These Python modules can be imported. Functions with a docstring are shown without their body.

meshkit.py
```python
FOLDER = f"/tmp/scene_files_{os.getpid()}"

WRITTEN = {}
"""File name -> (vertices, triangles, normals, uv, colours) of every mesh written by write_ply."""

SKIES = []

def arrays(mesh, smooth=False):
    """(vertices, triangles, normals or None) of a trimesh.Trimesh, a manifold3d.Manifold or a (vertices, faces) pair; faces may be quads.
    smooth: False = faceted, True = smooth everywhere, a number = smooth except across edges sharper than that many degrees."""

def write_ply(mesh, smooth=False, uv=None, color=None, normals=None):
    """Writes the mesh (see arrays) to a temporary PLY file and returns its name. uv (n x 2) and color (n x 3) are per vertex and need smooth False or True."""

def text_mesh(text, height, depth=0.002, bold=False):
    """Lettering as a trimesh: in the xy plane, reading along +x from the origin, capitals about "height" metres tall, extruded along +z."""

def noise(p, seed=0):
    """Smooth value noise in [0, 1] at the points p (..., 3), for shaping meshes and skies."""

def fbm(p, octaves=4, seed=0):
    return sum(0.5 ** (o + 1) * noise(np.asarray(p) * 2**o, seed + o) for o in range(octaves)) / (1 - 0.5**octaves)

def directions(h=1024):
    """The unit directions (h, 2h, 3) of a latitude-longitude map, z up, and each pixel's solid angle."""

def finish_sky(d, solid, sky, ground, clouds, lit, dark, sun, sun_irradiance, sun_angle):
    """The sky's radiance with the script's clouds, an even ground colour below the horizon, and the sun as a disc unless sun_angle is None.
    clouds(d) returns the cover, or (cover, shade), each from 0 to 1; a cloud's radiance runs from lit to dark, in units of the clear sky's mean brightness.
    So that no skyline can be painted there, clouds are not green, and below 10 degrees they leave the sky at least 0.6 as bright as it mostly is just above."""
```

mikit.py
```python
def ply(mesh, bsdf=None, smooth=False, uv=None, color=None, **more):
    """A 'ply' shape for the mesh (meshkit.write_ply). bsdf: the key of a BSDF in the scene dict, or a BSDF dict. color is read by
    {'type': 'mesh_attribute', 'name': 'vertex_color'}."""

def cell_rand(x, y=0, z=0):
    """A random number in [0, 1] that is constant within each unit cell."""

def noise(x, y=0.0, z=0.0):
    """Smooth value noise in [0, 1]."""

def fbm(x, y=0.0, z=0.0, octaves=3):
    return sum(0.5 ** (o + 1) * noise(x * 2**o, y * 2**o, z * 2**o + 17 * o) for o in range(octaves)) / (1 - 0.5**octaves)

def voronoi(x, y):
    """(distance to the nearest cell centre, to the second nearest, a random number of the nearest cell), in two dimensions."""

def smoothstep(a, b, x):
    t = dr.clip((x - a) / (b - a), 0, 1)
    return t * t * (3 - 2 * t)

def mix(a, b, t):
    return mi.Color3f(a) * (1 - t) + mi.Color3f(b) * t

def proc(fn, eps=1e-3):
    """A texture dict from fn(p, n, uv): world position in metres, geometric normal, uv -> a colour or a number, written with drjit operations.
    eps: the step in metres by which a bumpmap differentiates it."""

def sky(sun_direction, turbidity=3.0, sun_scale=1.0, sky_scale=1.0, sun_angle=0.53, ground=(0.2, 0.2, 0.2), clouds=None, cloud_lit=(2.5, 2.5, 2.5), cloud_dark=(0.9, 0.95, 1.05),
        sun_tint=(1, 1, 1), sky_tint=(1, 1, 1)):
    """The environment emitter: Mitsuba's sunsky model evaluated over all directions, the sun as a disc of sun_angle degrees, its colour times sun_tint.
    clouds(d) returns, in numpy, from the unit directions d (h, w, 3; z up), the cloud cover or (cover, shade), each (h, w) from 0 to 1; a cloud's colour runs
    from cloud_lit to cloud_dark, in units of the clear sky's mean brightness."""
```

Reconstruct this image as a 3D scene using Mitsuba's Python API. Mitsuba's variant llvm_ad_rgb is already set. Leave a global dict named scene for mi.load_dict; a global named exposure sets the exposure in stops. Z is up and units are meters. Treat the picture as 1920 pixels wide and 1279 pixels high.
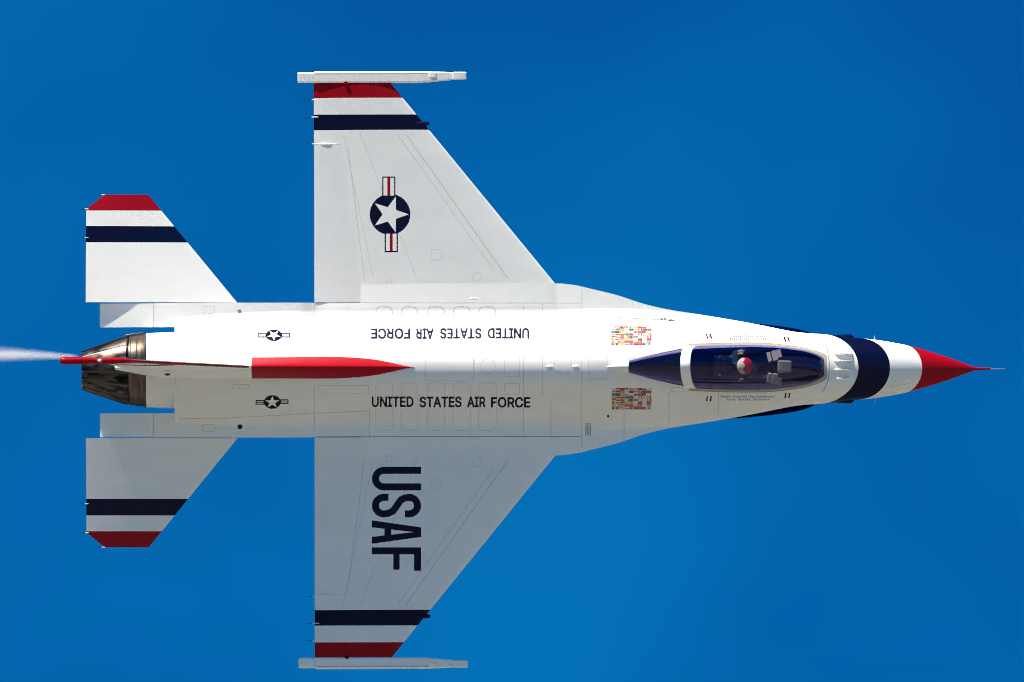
import math, random
import numpy as np, trimesh, drjit as dr, mitsuba as mi
import manifold3d as m3
import meshkit, mikit
from scipy.interpolate import PchipInterpolator
from shapely.geometry import Polygon, LineString, Point, box
from shapely import affinity
from shapely.ops import unary_union

random.seed(7)
rng = np.random.default_rng(7)
scene, labels = {'type': 'scene'}, {}

# ------------------------------------------------------------------ camera, sky, exposure
ELEV = math.radians(25.0)          # the photographer looks up 25 degrees
DIST = 200.0                       # to the aircraft
PPM = 118.0                        # photo pixels per metre at that distance
RIGHT = np.array([1.0, 0, 0])
UP = np.array([0, -math.sin(ELEV), math.cos(ELEV)])
BACK = np.array([0, -math.cos(ELEV), -math.sin(ELEV)])      # towards the camera
CAM = np.array([0, 0, 1.7])
FOV = 2 * math.degrees(math.atan(960 / PPM / DIST))
scene['camera'] = {'type': 'perspective', 'fov': FOV, 'fov_axis': 'x', 'near_clip': 1.0, 'far_clip': 20000.0,
                   'to_world': mi.ScalarTransform4f().look_at(origin=CAM.tolist(), target=(CAM - BACK * DIST).tolist(), up=[0, 0, 1])}
SUN = -0.36 * RIGHT + 0.90 * UP + 0.11 * BACK
SUN /= np.linalg.norm(SUN)


def wisps(d):
    """thin haze: uneven wisps overhead, thickening evenly towards the horizon all round, where, out of view, its blue glow lights the shaded wing"""
    el = np.degrees(np.arcsin(np.clip(d[..., 2], 0, 1)))
    uneven = np.clip((meshkit.fbm(d * 24.0, 5, 377) - 0.42) / 0.32, 0, 1)
    return 0.09 * uneven + 1.0 * np.exp(-el / 8.0)  # second term: bright horizon haze out of view, set to light the shaded wing


scene['sky'] = mikit.sky(SUN.tolist(), turbidity=3, ground=(0.105, 0.11, 0.102), clouds=wisps, cloud_lit=(0.03, 4.6, 9.0), cloud_dark=(0.03, 4.6, 9.0),
                         sky_tint=(0.003, 0.162, 0.362), sun_tint=(0.92, 1.0, 1.07))
exposure = 2.82

# ------------------------------------------------------------------ the aircraft's place: nose right, left wing up, top towards the camera
ALPHA, GAMMA, AXIS = math.radians(3.0), math.radians(0.15), 692.8
cg, sg, ca, sa = math.cos(GAMMA), math.sin(GAMMA), math.cos(ALPHA), math.sin(ALPHA)
EX = cg * RIGHT + sg * UP
ey0 = -sg * RIGHT + cg * UP
EY = ca * ey0 - sa * BACK
EZ = ca * BACK + sa * ey0
ORG = CAM - BACK * DIST + UP * (639.5 - AXIS) / PPM
M = np.eye(4)
M[:3, 0], M[:3, 1], M[:3, 2], M[:3, 3] = EX, EY, EZ, ORG
POSE = mi.ScalarTransform4f(M.tolist())


def plan(px, py, z=0.0):
    """aircraft coordinates of a point of the measured plan view at height z"""
    px, py, z = np.broadcast_arrays(*[np.asarray(v, float) for v in (px, py, z)])
    k = 1 - z / DIST
    rx, ry = (px - 960) / PPM * k, (639.5 - py) / PPM * k - (639.5 - AXIS) / PPM
    return cg * rx + sg * ry, ((-sg * rx + cg * ry) - z * sa) / ca


def sx(px):
    return (np.asarray(px, float) - 960) / PPM


def sy(py):
    return np.asarray(py, float) / PPM


def local(p):
    q = [p.x - float(ORG[0]), p.y - float(ORG[1]), p.z - float(ORG[2])]
    return [q[0] * float(e[0]) + q[1] * float(e[1]) + q[2] * float(e[2]) for e in (EX, EY, EZ)]


# ------------------------------------------------------------------ materials
WHITE, NAVY, RED = (0.79, 0.795, 0.80), (0.0008, 0.003, 0.028), (0.30, 0.0010, 0.010)


def worn(x, y, z):
    a = mikit.fbm(x * 1.3, y * 4.0, z * 4.0, 3)
    b = mikit.fbm(x * 3.0, y * 9.0, z * 5.0, 2)
    return 0.92 + 0.07 * a + 0.04 * b


def pick(cond, a, b):
    return dr.select(cond, mi.Color3f(a), b)


def fuselage_paint(p, n, uv):
    x, y, z = local(p)
    c = mi.Color3f(WHITE) * worn(x, y, z)
    s = x - 1.22 * z                       # bands raked back towards the belly
    c = pick((s > NAVY_A) & (s < NAVY_B), NAVY, c)
    return pick(x - 0.95 * z > RED_A, RED, c)


NAVY_A = float(sx(1609) - 1.22 * 0.37)
NAVY_B = float(sx(1668) - 1.22 * 0.27)
RED_A = float(sx(1728.5) - 0.95 * 0.127)


def wing_paint(p, n, uv):
    x, y, z = local(p)
    c = mi.Color3f(WHITE) * worn(x, y, z)
    a = dr.abs(y)
    c = pick((a > 3.818) & (a < 4.064), NAVY, c)
    return pick(a > 4.330, RED, c)


def stab_paint(p, n, uv):
    x, y, z = local(p)
    c = mi.Color3f(WHITE) * worn(x, y, z)
    a = dr.abs(y)
    c = pick((a > 2.042) & (a < 2.302), NAVY, c)
    return pick(a > 2.552, RED, c)


def fin_paint(p, n, uv):
    x, y, z = local(p)
    c = mi.Color3f(WHITE) * worn(x, y, z)
    c = pick(x > float(sx(478)) + float(sx(247) - sx(478)) * (z - 1.05) / 2.03 - 0.06, (0.10, 0.02, 0.02), c)
    c = pick((z > 2.18) & (z < 2.46), RED, c)
    return pick(z > 2.84, RED, c)


def spine_paint(p, n, uv):
    x, y, z = local(p)
    return pick(x > float(sx(474)), RED, mi.Color3f(WHITE) * worn(x, y, z))


def flag_colours(p, n, uv):
    u, v = uv.x, uv.y
    row = dr.floor(v * 8)
    fv = v * 8 - row
    uu = u * 9 + 0.25 * mikit.cell_rand(row, 3)
    col = dr.floor(uu)
    fu = uu - col
    kind = mikit.cell_rand(row, col, 1)
    t = dr.select(kind < 0.45, dr.floor(fv / 0.8 * 3), dr.select(kind < 0.75, dr.floor(fu / 0.86 * 3), 0))
    k = mikit.cell_rand(row * 3 + t, col, 2)
    c = mi.Color3f(0.5, 0.01, 0.02)
    for lim, rgb in ((0.30, (0.75, 0.74, 0.7)), (0.47, (0.01, 0.02, 0.16)), (0.58, (0.75, 0.45, 0.03)), (0.68, (0.01, 0.18, 0.05)), (0.77, (0.08, 0.33, 0.6)), (0.84, (0.015, 0.015, 0.015))):
        c = dr.select(k > lim - (0.12 if lim == 0.30 else 0.0), mi.Color3f(rgb), c)
    c = dr.select(k > 0.90, mi.Color3f(0.55, 0.01, 0.03), c)
    edge = (fv > 0.91) | (fu > 0.95)
    return dr.select(edge, mi.Color3f(0.58, 0.52, 0.50), c * 0.72 + mi.Color3f(0.09, 0.07, 0.065))


def paint(fn, rough=0.34, coat=0.25, spec=0.05):
    tex = mikit.proc(fn) if callable(fn) else {'type': 'rgb', 'value': list(fn)}
    return {'type': 'twosided', 'bsdf': {'type': 'principled', 'base_color': tex, 'roughness': rough, 'specular': spec, 'clearcoat': coat, 'clearcoat_gloss': 0.96}}


def metal(rgb, rough):
    return {'type': 'twosided', 'bsdf': {'type': 'principled', 'base_color': {'type': 'rgb', 'value': list(rgb)}, 'roughness': rough, 'metallic': 1.0, 'specular': 0.5}}


def petal_metal(p, n, uv):
    x, y, z = local(p)
    a = mikit.fbm(x * 5, y * 14, z * 14, 3)
    return mikit.mix((0.010, 0.010, 0.015), (0.11, 0.093, 0.085), mikit.smoothstep(0.25, 0.75, a))


def ring_metal(p, n, uv):
    x, y, z = local(p)
    a = mikit.fbm(x * 30, y * 4, z * 4, 3)
    return mikit.mix((0.03, 0.024, 0.021), (0.21, 0.165, 0.135), a)


scene['fuselage_paint'] = paint(fuselage_paint)
scene['wing_paint'] = paint(wing_paint)
scene['stab_paint'] = paint(stab_paint)
scene['fin_paint'] = paint(fin_paint)
scene['spine_paint'] = paint(spine_paint)
scene['flag_print'] = paint(flag_colours)
scene['white_paint'] = paint(WHITE)
scene['navy_paint'] = paint(NAVY)
scene['matte_navy'] = paint(NAVY, 0.6, 0, 0)
scene['red_paint'] = paint(RED)
scene['joint_grey'] = paint((0.22, 0.22, 0.22), 0.7, 0)
scene['soft_joint_grey'] = paint((0.42, 0.42, 0.42), 0.6, 0)
scene['black'] = paint((0.01, 0.01, 0.012), 0.6, 0)
scene['cockpit_dark'] = paint((0.004, 0.005, 0.012), 0.7, 0, 0.05)
scene['sill_cream'] = paint((0.42, 0.39, 0.30), 0.5, 0.2)
scene['petal_metal'] = {'type': 'twosided', 'bsdf': {'type': 'principled', 'base_color': mikit.proc(petal_metal), 'roughness': 0.38, 'metallic': 1.0}}
scene['ring_metal'] = {'type': 'twosided', 'bsdf': {'type': 'principled', 'base_color': mikit.proc(ring_metal), 'roughness': 0.30, 'metallic': 1.0}}
scene['dark_metal'] = metal((0.10, 0.09, 0.085), 0.4)
scene['bright_metal'] = metal((0.65, 0.65, 0.65), 0.3)
scene['tinted_glass'] = {'type': 'thindielectric', 'int_ior': 1.55, 'specular_transmittance': {'type': 'rgb', 'value': [0.74, 0.70, 0.74]},
                         'specular_reflectance': {'type': 'rgb', 'value': [0.37, 0.31, 0.78]}}
scene['flight_suit'] = paint((0.018, 0.045, 0.085), 0.8, 0)
scene['skin'] = paint((0.45, 0.26, 0.18), 0.6, 0)
scene['pale_pad'] = paint((0.40, 0.40, 0.38), 0.6, 0)
scene['hud_grey'] = paint((0.24, 0.28, 0.22), 0.5, 0)
scene['yellow'] = paint((0.65, 0.40, 0.05), 0.5, 0)


# ------------------------------------------------------------------ mesh helpers
counts = {}


def numbered(key):
    n = counts.get(key, 0)
    counts[key] = n + 1
    return key if n == 0 else f'{key}_{n:03d}'


def clean(m):
    m = trimesh.Trimesh(m.vertices, m.faces, process=True)
    m.update_faces(m.nondegenerate_faces())
    m.remove_unreferenced_vertices()
    return m


def add(key, mesh, bsdf, smooth=35, label=None, uv=None, **extra):
    key = numbered(key)
    scene[key] = mikit.ply(mesh, bsdf, smooth=smooth, uv=uv, to_world=POSE)
    info = dict(extra)
    if label:
        info['label'] = label
    if info:
        labels[key] = info
    return key


def loft(rings, cap=True, closed=True):
    r = np.asarray(rings, float)
    n, k = r.shape[:2]
    v = r.reshape(-1, 3)
    i, j = np.meshgrid(np.arange(n - 1), np.arange(k if closed else k - 1), indexing='ij')
    a, b, c, d = i * k + j, i * k + (j + 1) % k, (i + 1) * k + (j + 1) % k, (i + 1) * k + j
    f = np.vstack([np.stack([a, b, c], -1).reshape(-1, 3), np.stack([a, c, d], -1).reshape(-1, 3)])
    if cap and closed:
        for e, flip in ((0, True), (n - 1, False)):
            v = np.vstack([v, r[e].mean(0)])
            q = e * k + np.arange(k)
            t = np.stack([q, np.roll(q, -1), np.full(k, len(v) - 1)], 1)
            f = np.vstack([f, t[:, ::-1] if flip else t])
    m = clean(trimesh.Trimesh(v, f, process=False))
    if cap and closed and m.volume < 0:
        m.invert()
    return m


def grid_plate(corners, nu, nv, top, bot, su=None, swap=False):
    """plate over the plan quadrilateral corners[0..3] (u along 0-1, v along 0-3) between heights top(x, y) and bot(x, y)"""
    u = np.linspace(0, 1, nu + 1) if su is None else np.asarray(su)
    v = np.linspace(0, 1, nv + 1)
    U, V = np.meshgrid(u, v, indexing='ij')
    c = np.asarray(corners, float)
    P = (1 - U)[..., None] * (1 - V)[..., None] * c[0] + U[..., None] * (1 - V)[..., None] * c[1] + U[..., None] * V[..., None] * c[2] + (1 - U)[..., None] * V[..., None] * c[3]
    zt, zb = top(P[..., 0], P[..., 1]), bot(P[..., 0], P[..., 1])
    n, k = U.shape
    verts = np.vstack([np.dstack([P, zt]).reshape(-1, 3), np.dstack([P, zb]).reshape(-1, 3)])
    i, j = np.meshgrid(np.arange(n - 1), np.arange(k - 1), indexing='ij')
    a, b, d, e = i * k + j, (i + 1) * k + j, (i + 1) * k + j + 1, i * k + j + 1
    t = np.vstack([np.stack([a, b, d], -1).reshape(-1, 3), np.stack([a, d, e], -1).reshape(-1, 3)])
    o = n * k
    ring = np.concatenate([np.arange(n) * k, (n - 1) * k + np.arange(1, k), np.arange(n - 2, -1, -1) * k + k - 1, np.arange(k - 2, 0, -1)])
    nx = np.roll(ring, -1)
    walls = np.vstack([np.stack([ring, ring + o, nx + o], 1), np.stack([ring, nx + o, nx], 1)])
    m = trimesh.Trimesh(verts, np.vstack([t, t[:, ::-1] + o, walls]), process=False)
    if m.volume < 0:
        m.invert()
    if swap:
        m = trimesh.Trimesh(m.vertices[:, [0, 2, 1]], m.faces[:, ::-1], process=False)
    return m


def beam(st, cham=0.3):
    """rounded bar: stations (x, y0, y1, z0, z1)"""
    rings = []
    for x, y0, y1, z0, z1 in st:
        c = cham * min(y1 - y0, z1 - z0) * 0.5
        rings.append([(x, y0 + c, z0), (x, y1 - c, z0), (x, y1, z0 + c), (x, y1, z1 - c), (x, y1 - c, z1), (x, y0 + c, z1), (x, y0, z1 - c), (x, y0, z0 + c)])
    return loft(rings)


def rod(p0, p1, r0, r1=None, n=10):
    p0, p1 = np.asarray(p0, float), np.asarray(p1, float)
    r1 = r0 if r1 is None else r1
    d = (p1 - p0) / np.linalg.norm(p1 - p0)
    a = np.cross(d, [0, 0, 1] if abs(d[2]) < 0.9 else [0, 1, 0])
    a /= np.linalg.norm(a)
    b = np.cross(d, a)
    t = np.linspace(0, 2 * np.pi, n, endpoint=False)
    ring = np.cos(t)[:, None] * a + np.sin(t)[:, None] * b
    return loft([p0 + ring * r0, p1 + ring * r1])


def body_x(st, n=24):
    """body along x: stations (x, y, z, ry, rz)"""
    t = np.linspace(0, 2 * np.pi, n, endpoint=False)
    return loft([np.stack([np.full(n, x), y + ry * np.cos(t), z + rz * np.sin(t)], 1) for x, y, z, ry, rz in st])


def lump(x, y, z, a, b, c):
    m = trimesh.creation.icosphere(2, 1.0)
    m.apply_scale([a, b, c])
    m.apply_translation([x, y, z])
    return m


def both(pts):
    return np.asarray(pts, float) * [1, -1]


# ------------------------------------------------------------------ fuselage shape
def tab(rows):
    a = np.array(rows, float)
    f = PchipInterpolator(a[:, 0], a[:, 1])
    lo, hi = a[0, 0], a[-1, 0]
    return lambda p: f(np.clip(p, lo, hi))


W_FRONT = tab([(681, 160), (1040, 161.5), (1075, 158.5), (1110, 150.5), (1153, 140), (1214, 120.5), (1250, 112.3), (1320, 101), (1390, 89), (1430, 81.5), (1500, 68.4), (1560, 63.8), (1604, 58.8),
               (1646, 54), (1694, 45.7), (1717, 40), (1760, 27.5), (1800, 13.6), (1825, 4.3), (1831, 2.6)])
HW = tab([(328.2, 98), (450, 108), (590, 115), (1000, 117), (1100, 117), (1180, 114), (1250, 108.5), (1335, 98.6)])
ZT = tab([(275, .59), (328, .62), (475, .70), (600, .74), (800, .78), (1000, .80), (1100, .80), (1150, .78), (1220, .70), (1300, .60), (1400, .53), (1500, .46), (1560, .42), (1604, .37), (1646, .31),
          (1694, .21), (1717, .155), (1760, .05), (1800, -.06), (1825, -.13), (1831, -.143)])
ZE = tab([(275, 0), (1000, 0), (1250, .02), (1400, 0), (1500, -.05), (1604, -.1), (1717, -.14), (1831, -.165)])
ZB = tab([(275, -.59), (328, -.62), (600, -.85), (800, -.95), (1100, -.95), (1300, -.75), (1450, -.65), (1560, -.6), (1604, -.57), (1694, -.45), (1760, -.3), (1800, -.24), (1831, -.187)])
QT = tab([(275, .5), (328, .5), (329, .75), (400, 1.2), (500, 1.9), (640, 2.5), (1000, 2.5), (1100, 2.1), (1180, 1.5), (1300, .92), (1400, .70), (1540, .56), (1620, .5), (1831, .5)])
PT = tab([(275, 2), (400, 2), (560, 2.25), (1100, 2.25), (1250, 2)])
WING_LE = lambda a: 1041 + (733.5 - 1041) * (a - 161.5) / (539 - 161.5)
WING_TE = 589.5


def wing_half(px, apx):
    """half thickness of the wing at plan pixel station px and |y| pixels apx"""
    le = WING_LE(np.maximum(apx, 126))
    c = le - WING_TE
    s = np.clip((le - px) / c, 0, 1)
    return 0.003 + 0.013 * np.sqrt(np.clip((le - px) / PPM / .035, 0, 1) * (1 - s)) + 0.017 * c / PPM * s ** 0.72 * (1 - s) / 0.316


EDGE = tab([(328.2, .09), (560, .07), (589, .02)])


E2 = tab([(1041, .016), (1100, .013), (1200, .010), (1335, 0)])
LIFT = tab([(590, 126), (676.5, 159.8), (680, 160), (1040, 161.5)])
KS = tab([(540, .03), (650, .085), (1335, .085)])


def half_widths(p):
    w = np.where(p < 328.1, 70 + 2 * (p - 275) / 53, np.where(p < 676.5, 126, W_FRONT(p)))
    hw = np.where(p < 328.1, w, np.where(p < 1335, np.minimum(HW(p), w), w))
    e = np.where(p < 328.1, 0, np.where(p < 589, EDGE(p), np.where(p < 1041, np.maximum(wing_half(p, 161.0) + .0015, .016), E2(p))))
    return w / PPM, hw / PPM, e


def top_z(x, y):
    p = np.asarray(x) * PPM + 960
    w, hw, e = half_widths(p)
    a = np.abs(y)
    k = KS(p)
    wl = np.where((p > 328.1) & (p < 676.5), LIFT(p) / PPM, w)
    base = ZE(p) + e + k * np.clip(wl - np.maximum(a, hw), 0, None)
    hum = np.clip(1 - np.minimum(a / hw, 1) ** PT(p), 0, 1) ** QT(p)
    b0 = ZE(p) + e + k * np.clip(wl - hw, 0, None)
    return np.where(a < hw, b0 + (ZT(p) - b0) * hum, base)


def bottom_z(x, y):
    p = np.asarray(x) * PPM + 960
    w, hw, e = half_widths(p)
    a = np.abs(y)
    hum = np.clip(1 - np.minimum(a / hw, 1) ** 2, 0, 1) ** .5
    b0 = ZE(p) - e - .04 * np.clip(w - hw, 0, None)
    return np.where(a < hw, b0 + (ZB(p) - b0) * hum, ZE(p) - e - .04 * np.clip(w - a, 0, None))


CAN_W = tab([(1282, 38), (1300, 39), (1340, 40.7), (1400, 41.7), (1437, 40.8), (1475, 37.2), (1510, 31.7), (1530, 25), (1541, 18.5), (1544, 15)])
CAN_Z = tab([(1282, 1.20), (1340, 1.25), (1380, 1.25), (1420, 1.2), (1470, 1.05), (1510, .83), (1530, .66), (1541, .53), (1544, .475)])
REAR_W = tab([(1136, .4), (1160, 7), (1177, 10.7), (1200, 17), (1240, 27), (1284, 36)])
REAR_Z = tab([(1136, .80), (1160, .92), (1177, .99), (1240, 1.12), (1284, 1.205)])


def outline(shift):
    ps = np.concatenate([np.linspace(1290, 1520, 40), np.linspace(1524, 1544, 12)])
    w = CAN_W(ps) + shift
    xs = ps + np.where(ps > 1520, shift * (ps - 1520) / 24, 0)
    return np.vstack([np.stack([sx(xs), sy(w)], 1), np.stack([sx(xs), -sy(w)], 1)[::-1]])


def fuselage_mesh():
    st = np.unique(np.concatenate([np.arange(275, 328, 5.3), [328, 328.3], np.arange(334, 676, 6), [676.3, 676.7], np.arange(682, 1700, 5), np.arange(1700, 1826, 3), [1826, 1828.5, 1831]]))
    ph = np.linspace(0, np.pi, 75)
    fr = np.linspace(0, 1, 6)[:-1]
    tops, bots = [], []
    for p in st:
        w, hw, e = [float(v) for v in half_widths(np.array(p))]
        yt = np.concatenate([w + (hw - w) * fr, hw * np.cos(ph), -(hw + (w - hw) * np.linspace(0, 1, 6)[1:])])
        x = np.full(len(yt), sx(p))
        tops.append(np.stack([x, yt, top_z(x, yt)], 1))
        bots.append(np.stack([x, yt, bottom_z(x, yt)], 1)[::-1])
    tops, bots = np.array(tops), np.array(bots)
    k1, k2 = np.searchsorted(st, 328.1), np.searchsorted(st, 676.5)
    sheets = []
    for i, j in ((0, k1), (k1, k2), (k2, len(st))):
        sheets += [loft(tops[i:j], closed=False), loft(bots[i:j], closed=False)]
        for e in (0, -1):
            sheets.append(loft(np.stack([tops[i:j, e], bots[i:j, -1 - e]], 1), closed=False))
    for k in (k1, k2):
        sheets.append(loft(np.concatenate([tops, bots], 1)[k - 1:k + 1], closed=True, cap=False))
    m = trimesh.util.concatenate(sheets)
    tri = m.triangles_center
    hole = Polygon(outline(1.5)).buffer(0)
    from shapely import contains_xy
    gone = contains_xy(hole, tri[:, 0], tri[:, 1]) & (tri[:, 2] > 0.1)
    m.update_faces(~gone)
    m.remove_unreferenced_vertices()
    return m


JET = 'fighter_jet'
labels[JET] = {'label': 'white jet fighter with red nose, navy bands and USAF lettering, banked to show its top', 'category': 'jet'}
F = JET + '__fuselage'
add(F, fuselage_mesh(), 'fuselage_paint', True)

# pitot boom
boom = body_x([(sx(1826), 0, -.165, .030, .022), (sx(1838), 0, -.167, .021, .019), (sx(1858), 0, -.168, .018, .018), (sx(1858.6), 0, -.168, .010, .010)], 14)
add(JET + '__nose_boom', boom, 'red_paint')
add(JET + '__nose_boom__probe', body_x([(sx(1858), 0, -.168, .009, .009), (sx(1884), 0, -.168, .006, .006), (sx(1886), 0, -.168, .001, .001)], 8), 'bright_metal')

# antenna blades ahead of the windscreen
for yy, x0, x1, hgt in ((25.5, 1563, 1598, .09), (12, 1562, 1598, .09), (-4.5, 1563, 1594, .07), (-20.5, 1567, 1593, .06)):
    y = yy / PPM
    X0, X1 = float(sx(x0)), float(sx(x1))
    rings = []
    for q in np.linspace(0, 1, 7):
        x = X0 + (X1 - X0) * q
        z = float(top_z(np.array(x), np.array(y)))
        h = hgt * min(1, q * 4 + .08) * (1 if q < .95 else .55)
        t = .007 + .011 * (1 - q) ** 1.5 * min(1, q * 5 + .2)
        rings.append([(x, y - t * 1.7, z - .02), (x, y + t * 1.7, z - .02), (x, y + t, z + h * .55), (x, y + t * .5, z + h), (x, y - t * .5, z + h), (x, y - t, z + h * .55)])
    add(F + '__blade_antenna', loft(rings), 'white_paint', 30)
# nose side bulges, small probes
for s in (1, -1):
    st = [(sx(1555), s * .505, -.10, .005, .03), (sx(1570), s * .508, -.10, .036, .08), (sx(1588), s * .505, -.10, .046, .09), (sx(1597), s * .505, -.10, .044, .075), (sx(1603), s * .48, -.10, .010, .03)]
    add(F + '__antenna_bulge', body_x(st, 18), 'navy_paint')
    add(F + '__air_data_probe', rod((sx(1640), s * .44, -.1), (sx(1640.5), s * .525, -.1), .012, .008), 'sill_cream')

# chin intake, navy
st = [(1000, .66, -.2, -1.02), (1200, .72, -.2, -1.12), (1330, .77, -.22, -1.15), (1385, .785, -.25, -1.15), (1400, .775, -.26, -1.15), (1440, .742, -.28, -1.14), (1470, .712, -.30, -1.13), (1490, .684, -.31, -1.12),
      (1510, .645, -.32, -1.10), (1525, .595, -.33, -1.06), (1534, .53, -.35, -1.0), (1531, .46, -.38, -.97), (1500, .52, -.38, -1.0), (1440, .5, -.42, -.98)]
rings = []
for p, w, z1, z0 in st:
    w, z1, z0 = w - .020, z1 + .26, z0 + .30
    t = np.linspace(0, 2 * np.pi, 48, endpoint=False)
    c, s = np.cos(t), np.sin(t)
    rings.append(np.stack([np.full(48, sx(p)), w * np.sign(c) * abs(c) ** .6, (z0 + z1) / 2 + (z1 - z0) / 2 * np.sign(s) * abs(s) ** .6], 1))
add(JET + '__intake', loft(rings), 'matte_navy', 45, label='navy chin intake showing beside the nose')

# ------------------------------------------------------------------ canopy
def arch(p, w, z, n=33, lean=0.0, grow=0.0):
    w = float(w) / PPM
    X = float(sx(p))
    zs = float(top_z(np.array(X), np.array(w))) - .004
    t = np.linspace(0, np.pi, n)
    zz = zs + (float(z) - zs + grow) * np.sin(t)
    return np.stack([X + lean * (1 - np.sin(t)), (w + grow) * np.cos(t), zz], 1)


LEAN = .10
ps = np.concatenate([np.linspace(1288, 1520, 48), np.linspace(1523, 1544, 16)])
glass = loft([arch(p, CAN_W(p), CAN_Z(p), lean=LEAN * max(0, (1400 - p) / 112)) for p in ps], closed=False)
add(JET + '__canopy', glass, 'tinted_glass', 60, label='dark tinted bubble canopy over the pilot')
add(JET + '__canopy_rear', loft([arch(p, REAR_W(p), REAR_Z(p), lean=LEAN * max(0, (p - 1177) / 105)) for p in np.linspace(1177, 1282, 26)], closed=False), 'tinted_glass', 60,
    label='fixed rear canopy glass behind the white arch')
add(JET + '__canopy_fairing', loft([arch(p, REAR_W(p), REAR_Z(p)) for p in np.linspace(1136, 1177.5, 14)], closed=False), 'white_paint', 60)
ar = []
for p, g in ((1273.5, -.03), (1273.5, .012), (1278, .018), (1284.0, .018), (1284.3, .009), (1286, .009), (1286.3, .018), (1290, .018), (1292, .012), (1292, -.03)):
    ar.append(arch(p, CAN_W(1284) - .5, 1.205, lean=LEAN, grow=g, n=49))
add(JET + '__canopy_arch', loft(ar, closed=False), 'white_paint', 30, label='white arch frame across the canopy')
dk = []
for p in np.linspace(1178, 1288, 24):
    w_ = float(REAR_W(min(p, 1284))) / PPM
    yy_ = np.linspace(w_, -w_, 13)
    X_ = np.full(13, float(sx(p)))
    dk.append(np.stack([X_, yy_, top_z(X_, yy_) + .006], 1))
add(JET + '__canopy_rear__deck', loft(dk, closed=False), 'cockpit_dark', 30)
o1, o2 = outline(3.8), outline(-.2)
rim_t = Polygon(o1, [o2])


def drape_xy(v2, faces, zf, off):
    x, y = v2[:, 0], v2[:, 1]
    z = zf(x, y)
    h = 1e-3
    nrm = np.stack([-(zf(x + h, y) - zf(x - h, y)) / (2 * h), -(zf(x, y + h) - zf(x, y - h)) / (2 * h), np.ones_like(x)], 1)
    nrm[:, :2] = np.clip(nrm[:, :2], -3, 3)
    nrm /= np.linalg.norm(nrm, axis=1, keepdims=True)
    m = trimesh.Trimesh(np.stack([x, y, z], 1) + nrm * off, faces, process=False)
    if len(m.faces) and m.face_normals[:, 2].mean() < 0:
        m.invert()
    return m


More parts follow.
